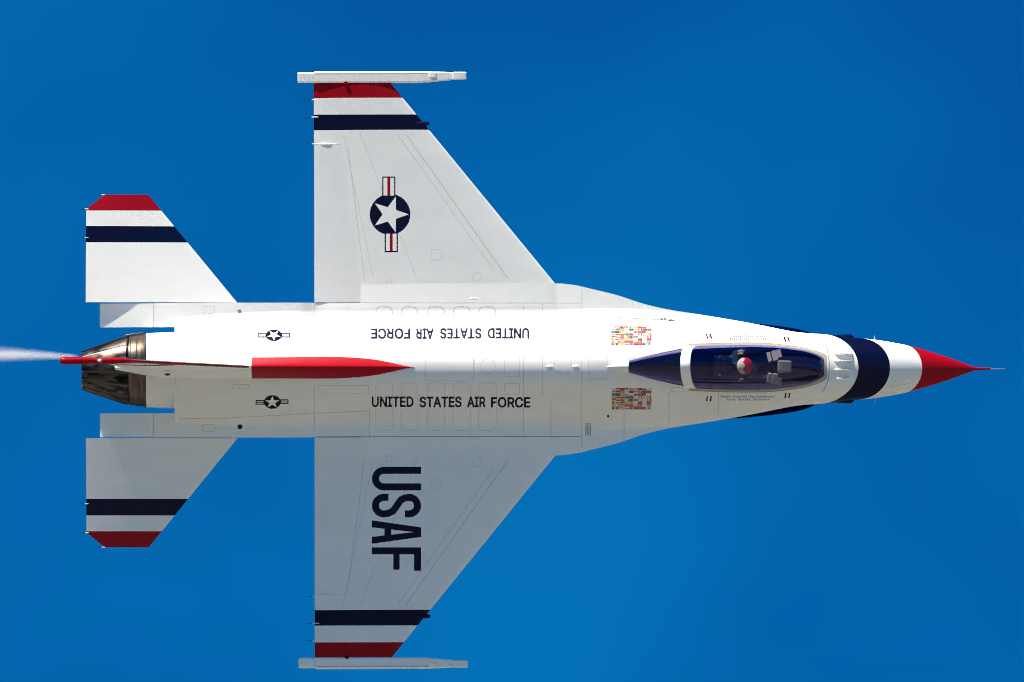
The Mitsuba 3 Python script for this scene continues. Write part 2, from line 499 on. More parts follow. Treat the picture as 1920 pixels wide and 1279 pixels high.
def triangles(poly, step):
    vs, fs, at = [], [], 0
    for g in getattr(poly, 'geoms', [poly]):
        if g.area <= 0:
            continue
        v, f = trimesh.creation.triangulate_polygon(g, engine='earcut')
        v, f = trimesh.remesh.subdivide_to_size(np.c_[v, np.zeros(len(v))], f, step)
        vs.append(v[:, :2])
        fs.append(f + at)
        at += len(v)
    return np.vstack(vs), np.vstack(fs)


def drape_px(poly, zf, off, step=5.0):
    """lays a shape measured in plan pixels on the surface zf"""
    v, f = triangles(poly, step) if not isinstance(poly, tuple) else poly
    z = np.zeros(len(v))
    for _ in range(4):
        x, y = plan(v[:, 0], v[:, 1], z)
        z = zf(x, y)
    return drape_xy(np.stack([x, y], 1), f, zf, off)


v2, f2 = triangles(rim_t, .04)
add(JET + '__canopy_rim', drape_xy(v2, f2, top_z, .008), 'sill_cream', 30)
seal = Polygon(outline(5.0), [outline(3.9)])
v2, f2 = triangles(seal, .04)
add(JET + '__canopy_rim__seal', drape_xy(v2, f2, top_z, .004), 'joint_grey', 30)

# cockpit: tub, panels, seat, head-up display
oi = outline(1.2)
tub = loft([np.c_[oi * [1, s], np.full(len(oi), z) + (top_z(oi[:, 0], oi[:, 1]) if z == 0 else 0)] for s, z in ((1, 0), (1, .2), (.97, -.35), (.5, -.36), (.02, -.36))], cap=False)
add(JET + '__cockpit', tub, 'cockpit_dark', 30)
C = JET + '__cockpit'
gs = []
for p, w, z in ((1456, 17, .50), (1458, 19, .60), (1480, 20, .64), (1505, 19, .60), (1528, 15, .50), (1536, 12, .44)):
    t = np.linspace(0, np.pi, 15)
    a = np.stack([np.full(15, sx(p)), sy(w) * np.cos(t), .3 + (z - .3) * np.sin(t) ** .6], 1)
    gs.append(a)
add(C + '__glare_shield', loft(gs), 'cockpit_dark', 40)
for s in (1, -1):
    add(C + '__side_console', beam([(sx(1340), s * .28 - .06, s * .28 + .06, -.2, .17), (sx(1460), s * .26 - .06, s * .26 + .06, -.2, .20)]), 'cockpit_dark', 30)
    for q in range(5):
        x = sx(1392 + q * 12)
        add(C + '__switch_panel', trimesh.creation.box((.05, .07, .012), trimesh.transformations.translation_matrix((x, s * .275, .185 + q * .004))), 'dark_metal', False)
H = JET + '__head_up_display'
add(H, beam([(sx(1456), -.085, .085, .58, .80), (sx(1458), -.088, .088, .56, .83), (sx(1479), -.080, .080, .60, .80), (sx(1481), -.076, .076, .62, .78)], .25), 'hud_grey', 30)
add(H + '__lens', trimesh.creation.box((.05, .10, .006), trimesh.transformations.translation_matrix((sx(1461), 0, .832))), 'hud_grey', False)
E = JET + '__ejection_seat'
add(E, trimesh.util.concatenate([beam([(sx(1338), -.17, .17, -.2, .60), (sx(1352), -.18, .18, -.22, .72), (sx(1364), -.17, .17, -.22, .70)], .2),
                                 beam([(sx(1350), -.20, .20, -.25, -.05), (sx(1430), -.19, .19, -.25, .02)], .2)]), 'cockpit_dark', 30)
add(E + '__headrest', beam([(sx(1350), -.13, .13, .68, .90), (sx(1358), -.14, .14, .66, .95), (sx(1372), -.11, .11, .70, .93)], .4), 'cockpit_dark', 30)
for s in (1, -1):
    add(E + '__rail', rod((sx(1346), s * .12, .5), (sx(1348), s * .13, .96), .012), 'bright_metal')
    add(E + '__pitot_tube', rod((sx(1380), s * .19, .60), (sx(1391), s * .19, .84), .016, .014), 'yellow')
    add(E + '__harness_strap', beam([(sx(1356), s * .075 - .02, s * .075 + .02, .70, .71), (sx(1372), s * .085 - .02, s * .085 + .02, .765, .78)], .2), 'sill_cream', 30)

# ------------------------------------------------------------------ the pilot
def chain(parts, size):
    out = m3.Manifold()
    for (a, ra), (b, rb) in parts:
        s = m3.Manifold.sphere(ra, 20).translate(list(map(float, a))) + m3.Manifold.sphere(rb, 20).translate(list(map(float, b)))
        out = out + s.hull()
    mm = out.refine_to_length(size).to_mesh()
    m = trimesh.Trimesh(mm.vert_properties[:, :3], mm.tri_verts)
    return trimesh.smoothing.filter_taubin(m, iterations=8)


def J(px, y, z):
    return (float(sx(px)), y, z)


bones = []
pel, chest, neck = J(1366, 0, .08), J(1376, 0, .52), J(1384, 0, .72)
bones += [((pel, .15), (J(1371, 0, .3), .15)), ((J(1371, .05, .3), .14), (J(1377, .07, .55), .13)), ((J(1371, -.05, .3), .14), (J(1377, -.07, .55), .13)), ((chest, .14), (neck, .062)), ((neck, .06), (J(1389, 0, .80), .056))]
for s in (1, -1):
    sh, el, wr = J(1380, s * .185, .60), J(1398, s * .25, .36), J(1428, s * .262, .30)
    bones += [((J(1379, s * .08, .62), .075), (sh, .072)), ((sh, .066), (el, .048)), ((el, .047), (wr, .031))]
    hip, kn, an = J(1370, s * .09, .05), J(1447, s * .155, .32), J(1482, s * .12, .0)
    bones += [((hip, .105), (kn, .066)), ((kn, .064), (an, .045)), ((an, .045), (J(1500, s * .12, -.05), .035))]
P = 'person'
labels[P] = {'label': 'pilot in dark suit and red and white helmet seated under the canopy', 'category': 'person'}
add(P + '__body', chain(bones, .02), 'flight_suit', True)
for s in (1, -1):
    wr = np.array(J(1428, s * .262, .30))
    hb = [((wr, .028), (wr + [.045, 0, .01], .030)), ((wr + [.045, 0, .01], .030), (wr + [.085, 0, .012], .026))]
    for k, (dy, ln) in enumerate(((-.030, .062), (-.010, .072), (.010, .068), (.029, .052))):
        a = wr + [.085, dy * .8, .015]
        b = a + [ln * .55, dy * .15, -.004]
        c = b + [ln * .25, 0, -.03]
        d = c + [-.012, 0, -.022]
        hb += [((a, .0105), (b, .0098)), ((b, .0098), (c, .009)), ((c, .009), (d, .0082))]
    a = wr + [.03, -s * .028, .01]
    hb += [((a, .013), (a + [.035, -s * .022, -.008], .011)), ((a + [.035, -s * .022, -.008], .011), (a + [.06, -s * .012, -.022], .009))]
    add(P + '__glove', chain(hb, .006), 'cockpit_dark', True)
hx, hz = float(sx(1394.5)), .93
face = lump(hx + .035, 0, hz - .045, .085, .075, .11)
nose = lump(hx + .12, 0, hz - .06, .02, .014, .022)
ears = [lump(hx, s * .078, hz - .05, .03, .01, .03) for s in (1, -1)]
add(P + '__head', trimesh.util.concatenate([face, nose] + ears), 'skin', True)
for s in (1, -1):
    add(P + '__head__eye', lump(hx + .112, s * .03, hz - .035, .012, .014, .011), 'white_paint', True)


def helmet_paint(p, n, uv):
    x, y, z = local(p)
    a = dr.atan2(y, z - (hz - .05))
    saw = dr.abs(a * 1.6 - dr.floor(a * 1.6) - 0.5)
    cut = hx - .018 + .075 * (saw - .25)
    return pick(x > cut, (0.50, 0.006, 0.02), mi.Color3f(0.66, 0.62, 0.50))


scene['helmet_paint'] = paint(helmet_paint, .3, .8)
hm = trimesh.creation.icosphere(4, 1.0)
v = hm.vertices.copy()
v[:, 0] *= .128 * (1 + .02 * v[:, 0])
v[:, 1] *= .125
v[:, 2] *= .135
hm = trimesh.Trimesh(v + [hx, 0, hz], hm.faces)
keep = ~((hm.triangles_center[:, 0] > hx + .07) & (hm.triangles_center[:, 2] < hz - .005)) & (hm.triangles_center[:, 2] > hz - .11)
hm.update_faces(keep)
hm.remove_unreferenced_vertices()
add(P + '__helmet', hm, 'helmet_paint', True, label='helmet with white rear half and red front half')
vz = trimesh.creation.icosphere(3, 1.0)
v = vz.vertices * [.135, .118, .10] + [hx + .012, 0, hz - .012]
vz = trimesh.Trimesh(v, vz.faces)
c = vz.triangles_center
vz.update_faces((c[:, 0] > hx + .055) & (c[:, 2] > hz - .06) & (c[:, 2] < hz + .06))
vz.remove_unreferenced_vertices()
add(P + '__helmet__visor', vz, 'black', True)
add(P + '__oxygen_mask', body_x([(hx + .09, 0, hz - .10, .03, .03), (hx + .125, 0, hz - .10, .040, .036), (hx + .155, 0, hz - .11, .030, .028), (hx + .17, 0, hz - .12, .012, .012)], 16), 'dark_metal')
hose = [np.array([hx + .15, 0, hz - .12]), np.array([hx + .18, -.04, hz - .2]), np.array([hx + .15, -.10, hz - .33]), np.array([hx + .06, -.16, hz - .42])]
add(P + '__oxygen_mask__hose', chain([((hose[i], .017), (hose[i + 1], .017)) for i in range(3)], .02), 'dark_metal', True)
add(P + '__shoulder_patch', lump(float(sx(1388)), .225, .645, .055, .03, .02), 'pale_pad', True)
for s, turn in ((1, 12), (-1, -10)):
    for px0, ln, wd, zz in ((1441, .065, .155, .415), (1455.5, .155, .165, .43)):
        b = m3.Manifold.cube([ln - .02, wd - .02, .02], True)
        h = m3.Manifold.batch_hull([m3.Manifold.sphere(.012, 10).translate([i * (ln / 2 - .012), j * (wd / 2 - .012), k * .012]) for i in (-1, 1) for j in (-1, 1) for k in (-1, 1)]).to_mesh()
        m = trimesh.Trimesh(h.vert_properties[:, :3], h.tri_verts)
        m.apply_transform(trimesh.transformations.rotation_matrix(math.radians(-s * 14), [1, 0, 0]))
        m.apply_translation([float(sx(px0) - sx(1448)), 0, 0])
        m.apply_transform(trimesh.transformations.rotation_matrix(math.radians(turn), [0, 0, 1]))
        m.apply_translation([float(sx(1448)), s * .165, zz])
        add(P + '__knee_board', m, 'pale_pad', 30)

# ------------------------------------------------------------------ wings
wtop = lambda x, y: wing_half(np.asarray(x) * PPM + 960, np.abs(y) * PPM)
wbot = lambda x, y: -wtop(x, y)
hinge_f = lambda a: 681 + (641 - 681) * (a - 126) / (424 - 126)
hinge_l = lambda a: 959 + (692 - 959) * (a - 161) / (539 - 161)
cosu = lambda n: 1 - np.cos(np.linspace(0, np.pi / 2, n + 1))
W = []
for s in (1, -1):
    w = JET + '__wing' + ('' if s > 0 else '_001')
    W.append(w)
    q = lambda pts: np.stack([sx([p[0] for p in pts]), s * sy([p[1] for p in pts])], 1)
    g = .3
    a = grid_plate(q([(hinge_f(156) + g, 156), (hinge_l(156) - g, 156), (hinge_l(424) - g, 424), (hinge_f(424) + g, 424)]), 24, 24, wtop, wbot)
    b = grid_plate(q([(WING_TE, 424), (hinge_l(424) - g, 424), (hinge_l(539) - g, 539), (WING_TE, 539)]), 24, 12, wtop, wbot)
    scene[w] = mikit.ply(trimesh.util.concatenate([a, b]), 'wing_paint', smooth=30, to_world=POSE)
    labels[w] = {'label': 'left wing with a star roundel, red and navy tip bands' if s > 0 else 'right wing lettered USAF, red and navy tip bands'}
    su = 1 - (1 - np.linspace(0, 1, 19)) ** 2.2
    droop = lambda x, y: -0.10 * np.clip((np.asarray(x) * PPM + 960 - hinge_l(np.abs(y) * PPM)) / 70, 0, 1) ** 2 * .12
    add(w + '__leading_edge_flap', grid_plate(q([(hinge_l(161.3) + g, 161.3), (WING_LE(161.3), 161.3), (WING_LE(539), 539), (hinge_l(539) + g, 539)]), 14, 30, lambda x, y: wtop(x, y) + droop(x, y), lambda x, y: wbot(x, y) + droop(x, y), su), 'wing_paint', 40)
    defl = .055 if s > 0 else -.03
    fl = lambda x, y: defl * np.clip((hinge_f(np.abs(y) * PPM) - np.asarray(x) * PPM - 960) / PPM, 0, 2)
    add(w + '__flaperon', grid_plate(q([(WING_TE, 127.2), (hinge_f(127.2) - g, 127.2), (hinge_f(423.5) - g, 423.5), (WING_TE, 423.5)]), 8, 24, lambda x, y: wtop(x, y) + fl(x, y), lambda x, y: wbot(x, y) + fl(x, y)), 'wing_paint', 40)
    zs_ = lambda x, y: wtop(x, y) - .012
    zl_ = lambda x, y: wtop(x, y) - .016
    add(w + '__hinge_seal', grid_plate(q([(hinge_f(128) - 5, 128), (hinge_f(128) + 5, 128), (hinge_f(422) + 5, 422), (hinge_f(422) - 5, 422)]), 2, 16, zs_, zl_), 'wing_paint', 30)
    add(w + '__hinge_seal', grid_plate(q([(hinge_l(163) - 4, 163), (hinge_l(163) + 4, 163), (hinge_l(537) + 4, 537), (hinge_l(537) - 4, 537)]), 2, 16, zs_, zl_), 'wing_paint', 30)
    # wing tip rail
    r = JET + '__tip_rail' + ('' if s > 0 else '_001')
    Y = lambda a: a / PPM

    def rail(st):
        return beam([(float(sx(p)), *sorted((s * Y(a0), s * Y(a1))), z0, z1) for p, a0, a1, z0, z1 in st], .35)
    scene[r] = mikit.ply(rail([(590, 539.3, 560.2, -.075, .055), (592, 539.2, 561, -.08, .06), (790, 539.2, 561, -.08, .06), (806, 540.5, 561, -.075, .055), (812, 541, 560, -.06, .05), (846, 544, 559, -.05, .045), (848, 545, 558.5, -.045, .045)]),
                         'white_paint', smooth=30, to_world=POSE)
    labels[r] = {'label': 'empty white rail along the left wing tip' if s > 0 else 'empty white rail along the right wing tip'}
    add(r + '__end_block', rail([(559, 540.5, 558.5, -.065, .045), (560, 539.8, 559, -.07, .05), (589.6, 539.8, 559, -.07, .05)]), 'white_paint', 30)
    add(r + '__front_fitting', rail([(848.2, 545, 558, -.04, .04), (853, 544.5, 559.3, -.05, .055), (874, 545.5, 559.3, -.045, .045), (876, 547, 558.5, -.03, .03)]), 'white_paint', 30)
    add(r + '__hook', rail([(804, 549, 557, .03, .062), (808, 548.5, 558, .03, .075), (818, 549, 557.5, .03, .075), (821, 550, 556, .03, .055)]), 'white_paint', 30)
    add(r + '__groove', rail([(592, 555.2, 556.4, .052, .0625), (803, 555.2, 556.4, .052, .0625)]), 'joint_grey', 30)
    add(r + '__latch', rail([(646, 537, 541.5, .0, .075), (649, 536.6, 542, 0, .085), (653, 537, 541.5, 0, .075)]), 'red_paint' if s > 0 else 'black', 30)
    # leading edge light
    yl = s * 462.5 / PPM
    x0 = WING_LE(462.5)
    add(w + '__tip_light', body_x([(sx(x0 - 22), yl, 0, .012, .02), (sx(x0 - 8), yl, 0, .034, .034), (sx(x0 + 6), yl, 0, .034, .034), (sx(x0 + 9), yl, 0, .028, .028), (sx(x0 + 10.5), yl, 0, .012, .012)], 16), 'navy_paint')
    for a in (425, 475, 508):
        ya = s * a / PPM
        add(w + '__static_wick', rod((sx(WING_TE + 2), ya, .0), (sx(572), ya, .0), .006, .003, 6), 'black')
        add(w + '__wick_base', body_x([(sx(WING_TE - 5), ya, .0, .004, .004), (sx(WING_TE), ya, .0, .009, .010), (sx(WING_TE + 6), ya, .006, .008, .013), (sx(WING_TE + 9), ya, .004, .003, .004)], 10), 'white_paint')
    add(w + '__flaperon_fairing', body_x([(sx(596), s * 424 / PPM, .02, .006, .01), (sx(604), s * 424 / PPM, .025, .020, .03), (sx(616), s * 424 / PPM, .03, .016, .03), (sx(632), s * 424 / PPM, .03, .004, .01)], 10), 'white_paint')
    add(w + '__root_blister', body_x([(sx(878), s * 1.122, float(top_z(np.array(sx(888.)), np.array(1.122))) - .01, .004, .006), (sx(884), s * 1.122, float(top_z(np.array(sx(888.)), np.array(1.122))), .022, .02), (sx(893), s * 1.122, float(top_z(np.array(sx(888.)), np.array(1.122))), .022, .02), (sx(901), s * 1.122, float(top_z(np.array(sx(888.)), np.array(1.122))) - .01, .004, .006)], 12), 'white_paint')

# ------------------------------------------------------------------ tail planes, aft shelves, air brakes
LEs = lambda a: 445 + (278 - 445) * (a - 127) / (331 - 127)
for s in (1, -1):
    q = lambda pts: np.stack([sx([p[0] for p in pts]), s * sy([p[1] for p in pts])], 1)
    te = lambda a: np.where(a < 303.5, 161.5, 161.5 + (a - 303.5) / 27.5 * 34)

    def half(x, y):
        a = np.abs(y) * PPM
        c = LEs(a) - te(a)
        u = np.clip((LEs(a) - (np.asarray(x) * PPM + 960)) / c, 0, 1)
        return .003 + .012 * np.sqrt(np.clip((LEs(a) - (np.asarray(x) * PPM + 960)) / PPM / .035, 0, 1) * (1 - u)) + .015 * c / PPM * u ** .75 * (1 - u) / .31
    zc = lambda y, x=None: -(np.abs(y) - 1.07) * math.tan(math.radians(7.5)) + (.02 if x is None else (float(sx(330)) - np.asarray(x)) * math.tan(math.radians(5.5)))
    top = lambda x, y: zc(y, x) + half(x, y)
    bot = lambda x, y: zc(y, x) - half(x, y)
    su = np.concatenate([np.linspace(0, .8, 12), [.85, .9, .94, .97, .982, .99, .995, .998, 1]])
    a = grid_plate(q([(161.5, 127.6), (LEs(127.6), 127.6), (LEs(303.5), 303.5), (161.5, 303.5)]), 0, 24, top, bot, su)
    b = grid_plate(q([(161.5, 303.5), (LEs(303.5), 303.5), (LEs(331), 331), (195.5, 331)]), 0, 5, top, bot, su)
    t = JET + '__tailplane' + ('' if s > 0 else '_001')
    scene[t] = mikit.ply(clean(trimesh.util.concatenate([a, b])), 'stab_paint', smooth=30, to_world=POSE)
    labels[t] = {'label': 'sunlit left tailplane with red tip' if s > 0 else 'shaded right tailplane with red tip'}
    for px, a in ((162, 304), (162, 250), (193, 331)):
        y = s * a / PPM
        zw = float(zc(y, sx(px)))
        add(t + '__static_wick', rod((sx(px), y, zw), (sx(px - 13), y, zw), .006, .003, 6), 'black')
        add(t + '__wick_base', body_x([(sx(px - 4), y, zw, .004, .004), (sx(px), y, zw, .008, .009), (sx(px + 4), y, zw + .004, .004, .006)], 8), 'white_paint')
    flat = lambda x, y: .09 + .03 * (1.068 - np.abs(y)) + 0 * x
    add(F + '__aft_shelf', grid_plate(q([(288, 81), (340, 81), (340, 126), (288, 126)]), 4, 6, flat, lambda x, y: -.13 + 0 * x), 'white_paint', 30)
    bt = lambda x, y: .09 + .03 * (1.068 - np.abs(y)) - .055 * ((288 - np.asarray(x) * PPM - 960) / 101)
    add(JET + '__air_brake', grid_plate(q([(187.5, 80.7), (287.4, 80.7), (287.4, 125.2), (187.5, 125.2)]), 10, 6, bt, lambda x, y: -.13 + .11 * ((288 - np.asarray(x) * PPM - 960) / 101)), 'white_paint', 30)

# ------------------------------------------------------------------ fin, its root fairing and tip
st = [(778, .3, .795), (765, 2.6, .82), (740, 8.5, .87), (700, 16.5, .94), (650, 20.8, 1.0), (610, 21.6, 1.045), (540, 20.8, 1.10), (475, 20.2, 1.15), (400, 19.8, 1.16), (340, 18.6, 1.15), (300, 16, 1.12), (275, 13.5, 1.09), (245, 8.5, 1.04), (219, 4, .99)]
ti = [tab([(a[0], a[i]) for a in st[::-1]]) for i in (1, 2)]
rings = []
for p in np.concatenate([np.linspace(778, 476, 60), [474.2], np.linspace(470, 219, 46)]):
    h, zr = float(ti[0](p)) / PPM, float(ti[1](p))
    X = float(sx(p))
    b = float(top_z(np.array(max(X, float(sx(276)))), np.array(h))) - .02
    if p < 290:
        b = b + (zr - .09 - b) * min(1, (290 - p) / 60)
    s = np.linspace(1, -1, 25)
    rings.append(np.vstack([np.stack([np.full(25, X), h * s, b + (zr - b) * (1 - np.abs(s) ** 1.3)], 1), [[X, -h * .8, b - .03], [X, h * .8, b - .03]]]))
add(JET + '__fin_root', loft(rings), 'spine_paint', 40, label='red and white fairing along the spine leading into the fin')
T_ = JET + '__fin'


def fx(px, z):
    return float(plan(px, 640, z)[0])


LE0, LE1, TE0, TE1 = (fx(478, 1.05), 1.05), (fx(247, 3.08), 3.08), (fx(224, 1.05), 1.05), (fx(190, 3.08), 3.08)


def fin_half(x, z):
    k = (z - 1.05) / 2.03
    le, te = LE0[0] + (LE1[0] - LE0[0]) * k, TE0[0] + (TE1[0] - TE0[0]) * k
    u = np.clip((le - x) / (le - te), 0, 1)
    return .006 + (.05 - .028 * k) * u ** .7 * (1 - u) / .316


def hg(k, f=.76):
    a, b = LE0[0] + (LE1[0] - LE0[0]) * k, TE0[0] + (TE1[0] - TE0[0]) * k
    return a + (b - a) * f, 1.05 + 2.03 * k


su = np.linspace(0, 1, 14) ** 1.8
add(T_, grid_plate([LE0, hg(0), hg(1), LE1], 0, 40, fin_half, lambda x, z: -fin_half(x, z), su, swap=True), 'fin_paint', 40)
add(T_ + '__rudder', grid_plate([hg(.08, .765), (TE0[0] + (TE1[0] - TE0[0]) * .08, 1.05 + 2.03 * .08), (TE0[0] + (TE1[0] - TE0[0]) * .92, 1.05 + 2.03 * .92), hg(.92, .765)], 8, 24, fin_half, lambda x, z: -fin_half(x, z), swap=True), 'fin_paint', 40)
tz = 3.09
add(T_ + '__tip', body_x([(fx(p, tz), 0, tz, r, r * 1.25) for p, r in ((252, .008), (240, .030), (225, .045), (208, .052), (192, .046), (184, .040), (176, .046), (165, .055), (150, .060), (124, .062), (117, .056), (113.5, .042), (112, .02))], 20), 'red_paint', 50, label='red pod at the tip of the fin')
add(T_ + '__tip__light', lump(fx(187, tz), .0, tz + .045, .035, .026, .025), 'white_paint', True)
X = fx(317, 1.02)
add(JET + '__fin_root__vent', lump(float(sx(317)), -.115, float(1.0), .045, .018, .03), 'black', True)

# ------------------------------------------------------------------ nozzle
N = JET + '__nozzle'


def shell(prof, t0, t1, n, thick=.012):
    t = np.linspace(t0, t1, n)
    rings = []
    for x, r in prof:
        o = np.stack([np.full(n, x), r * np.cos(t), r * np.sin(t)], 1)
        i = np.stack([np.full(n, x), (r - thick) * np.cos(t[::-1]), (r - thick) * np.sin(t[::-1])], 1)
        rings.append(np.vstack([o, i]))
    return loft(rings)


full = lambda prof, th=.012: trimesh.util.concatenate([shell(prof, a, a + np.pi, 33, th) for a in (0, np.pi)])
add(N, full([(sx(282), .575), (sx(275.5), .592), (sx(270), .590), (sx(256), .580), (sx(243), .563), (sx(242), .550)], .02), 'ring_metal', 40, label='bronze metal ring at the root of the nozzle')
for p, r in ((272, .597), (258, .587), (246, .572)):
    add(N + '__band', full([(sx(p - 1.2), r - .008), (sx(p - .8), r), (sx(p + .8), r), (sx(p + 1.2), r - .008)], .02), 'ring_metal', 40)
npet = 15
for k in range(npet):
    a0 = 2 * np.pi * (k + .5) / npet
    h = np.pi / npet * .80
    add(N + '__petal', shell([(sx(241.5), .535), (sx(238), .552), (sx(228), .530), (sx(200), .45), (sx(170), .362), (sx(156), .318), (sx(154), .308)], a0 - h, a0 + h, 7), 'petal_metal', 30)
add(N + '__seal', full([(sx(242), .530), (sx(238), .540), (sx(228), .518), (sx(200), .437), (sx(170), .350), (sx(156), .306)], .01), 'dark_metal', 40)
add(N + '__duct', loft([np.stack([np.full(40, sx(p)), r * np.cos(np.linspace(0, 2 * np.pi, 40, endpoint=False)), r * np.sin(np.linspace(0, 2 * np.pi, 40, endpoint=False))], 1) for p, r in ((156, .29), (200, .36), (270, .45), (330, .46), (331, .01))], cap=False), 'black', 40)
add(N + '__actuator', beam([(sx(236), .52, .56, .02, .10), (sx(244), .53, .575, .0, .12), (sx(268), .55, .60, .02, .10)]), 'dark_metal', 30)

# ------------------------------------------------------------------ markings, panels and seams
def flip(v):
    return v


def word(text, x0, x1, y0, y1, turned=False, fat=0.0):
    m = meshkit.text_mesh(text, 1.0, .01, True)
    keep = m.face_normals[:, 2] > .9
    f = m.faces[keep]
    u, inv = np.unique(f, return_inverse=True)
    v = np.array(m.vertices)[u][:, :2]
    f = inv.reshape(-1, 3)
    v = (v - v.min(0)) / np.ptp(v, axis=0)
    if fat:
        sc = np.array([x1 - x0, y1 - y0])
        g = unary_union([Polygon(t).buffer(.02) for t in (v * sc)[f]]).buffer(fat)
        v, f = triangles(g, 5.0)
        v = (v - v.min(0)) / np.ptp(v, axis=0)
    X, Y = x0 + (x1 - x0) * v[:, 0], y1 - (y1 - y0) * v[:, 1]
    if turned:
        X, Y = x1 - (x1 - x0) * v[:, 0], y0 + (y1 - y0) * v[:, 1]
    vv, ff = trimesh.remesh.subdivide_to_size(np.c_[X, Y, X * 0], f, 5.0)
    return vv[:, :2], ff


def words(rows, zf, off=.010):
    return trimesh.util.concatenate([drape_px(word(*r), zf, off) for r in rows])


def lettering(rows, side):
    for r in rows:
        r = (*r[:5], len(r) > 5, .3)
        add(F + '__lettering', words([r], top_z), 'navy_paint', False, label=f'navy word {r[0]} {side}')


lettering([('UNITED', 697.2, 775.4, 742.7, 762.6), ('STATES', 786.6, 865.6, 742.7, 763), ('AIR', 876, 910.3, 743, 763), ('FORCE', 920.6, 994.2, 743.5, 763.6)], 'on the shaded side')
lettering([('UNITED', 914.6, 992, 616, 636, True), ('STATES', 825.2, 903, 616.2, 636.4, True), ('AIR', 779.7, 813.2, 616.5, 636.6, True), ('FORCE', 695.5, 768.9, 616.6, 636.6, True)], 'upside down on the sunlit side')


def stencil_line(x0, x1, y0, y1, n, gaps):
    """a line of stencilling too small to read in the photograph: one dab of paint per letter"""
    g, w = [], (x1 - x0) / n
    for k in range(n):
        if k not in gaps:
            h = (y1 - y0) * (1.0 if k == 0 or k - 1 in gaps else rng.uniform(.6, .85))
            g.append(box(x0 + w * (k + .12), y1 - h, x0 + w * (k + .74), y1))
    return unary_union(g)


for x0, x1, y0, y1, n, gaps in ((1351, 1452, 740.8, 745.0, 26, (5, 13)), (1361, 1443, 746.2, 750.4, 21, (5, 12)), (1368, 1437, 634, 638, 18, (4, 10)), (1375, 1431, 629.2, 632.8, 15, (5, 10))):
    add(F + '__stencil_line', drape_px(stencil_line(x0, x1, y0, y1, n, gaps), top_z, .009), 'joint_grey', False, kind='stuff')


def arc(cx, cy, r, a0, a1, n=16):
    t = np.radians(np.linspace(a0, a1, n))
    return list(zip(cx + r * np.cos(t), cy + r * np.sin(t)))


st = 6.6
U_ = LineString([(st, 92), (st, 22)] + arc(22, 22, 22 - st, 180, 360) + [(44 - st, 92)]).buffer(st, cap_style='flat')
S_ = LineString([(st, 31), (st, 24)] + arc(22, 22, 22 - st, 180, 360) + [(36.3, 31), (33, 38), (27, 43.5), (17, 50), (11, 55), (7.6, 62)] + arc(22, 70, 22 - st, 180, 0) + [(44 - st, 62)]).buffer(st, cap_style='flat')
A_ = Polygon([(0, 0), (13, 92), (31, 92), (44, 0), (31, 0), (28.2, 23.5), (15.8, 23.5), (13, 0)], [[(17.2, 36), (22, 78), (26.8, 36)]])
F_ = unary_union([box(0, 0, 13, 92), box(0, 79, 44, 92), box(0, 40, 42, 52)])
usaf = []
for g, t0 in ((U_, 875.4), (S_, 926), (A_, 975.6), (F_, 1026)):
    usaf.append(affinity.affine_transform(g, [0, 1, 1, 0, 697.5, t0]))
for g, ch in zip(usaf, 'USAF'):
    add(W[1] + '__letter', drape_px(g, wtop, .006, 5), 'navy_paint', False, label=f'tall navy letter {ch}')


def star(cx, cy, r, turn=0, ry=None):
    p = [(rr * math.cos(math.radians(turn + 36 * k)), rr * math.sin(math.radians(turn + 36 * k))) for k in range(10) for rr in [r if k % 2 == 0 else r * .395]]
    g = Polygon(p)
    if ry:
        g = affinity.scale(g, 1, ry / r, origin=(0, 0))
    return affinity.translate(g, cx, cy)


def roundel(holder, cx, cy, rx, ry, bar0, bar1, bw, upright, turn, zf, skew=0, lab=None):
    """star in a disc between two bars; bars run along y (upright) or along x"""
    disc = affinity.scale(Point(cx, cy).buffer(1, 32), rx, ry)
    fr = max(2.0, bw * .19)

    def b(d, h, e=0, only=None):
        o = []
        for a0, a1, k in ((bar0[0], bar0[1], -skew), (bar1[0], bar1[1], skew)):
            if only is not None and (a0, a1) != only:
                continue
            o.append(box(cx - h + k, a0 + d, cx + h + k, a1 - e) if upright else box(a0 + d, cy - h + k, a1 - e, cy + h + k))
        return unary_union(o)
    add(holder + '__roundel', drape_px(unary_union([disc, b(0, bw)]), zf, .008, 3.5), 'navy_paint', False, label=lab)
    for o in (bar0, bar1):
        add(holder + '__roundel_bar', drape_px(b(fr, bw - fr, fr, o), zf, .012, 3.5), 'white_paint', False)
        add(holder + '__roundel_stripe', drape_px(b(fr, bw * .22, fr, o), zf, .015, 3.5), 'red_paint', False)
    add(holder + '__roundel_star', drape_px(star(cx, cy, rx * .93, turn, ry * .93), zf, .013, 3.5), 'white_paint', False)


roundel(W[0], 731.2, 402, 38, 38.4, (331, 369), (436, 473), 12.4, True, 0, wtop, 2.4, 'navy star roundel with striped bars')
roundel(F, 513.5, 629.6, 15, 10.8, (483, 500), (527, 544), 4.2, False, 90, top_z, .0, 'small navy star roundel on the sunlit side')
roundel(F, 510.6, 753.2, 15.6, 12.8, (479.5, 496), (525, 541), 4.4, False, -90, top_z, -.8, 'small navy star roundel on the shaded side')


def flag_block(x0, x1, y0, y1):
    n, k = 30, 14
    U, V = np.meshgrid(np.linspace(0, 1, n), np.linspace(0, 1, k), indexing='ij')
    v = np.stack([x0 + (x1 - x0) * U, y0 + (y1 - y0) * V], -1).reshape(-1, 2)
    i, j = np.meshgrid(np.arange(n - 1), np.arange(k - 1), indexing='ij')
    a, b, c, d = i * k + j, (i + 1) * k + j, (i + 1) * k + j + 1, i * k + j + 1
    f = np.vstack([np.stack([a, b, c], -1).reshape(-1, 3), np.stack([a, c, d], -1).reshape(-1, 3)])
    return drape_px((v, f), top_z, .008), np.stack([U, V], -1).reshape(-1, 2)


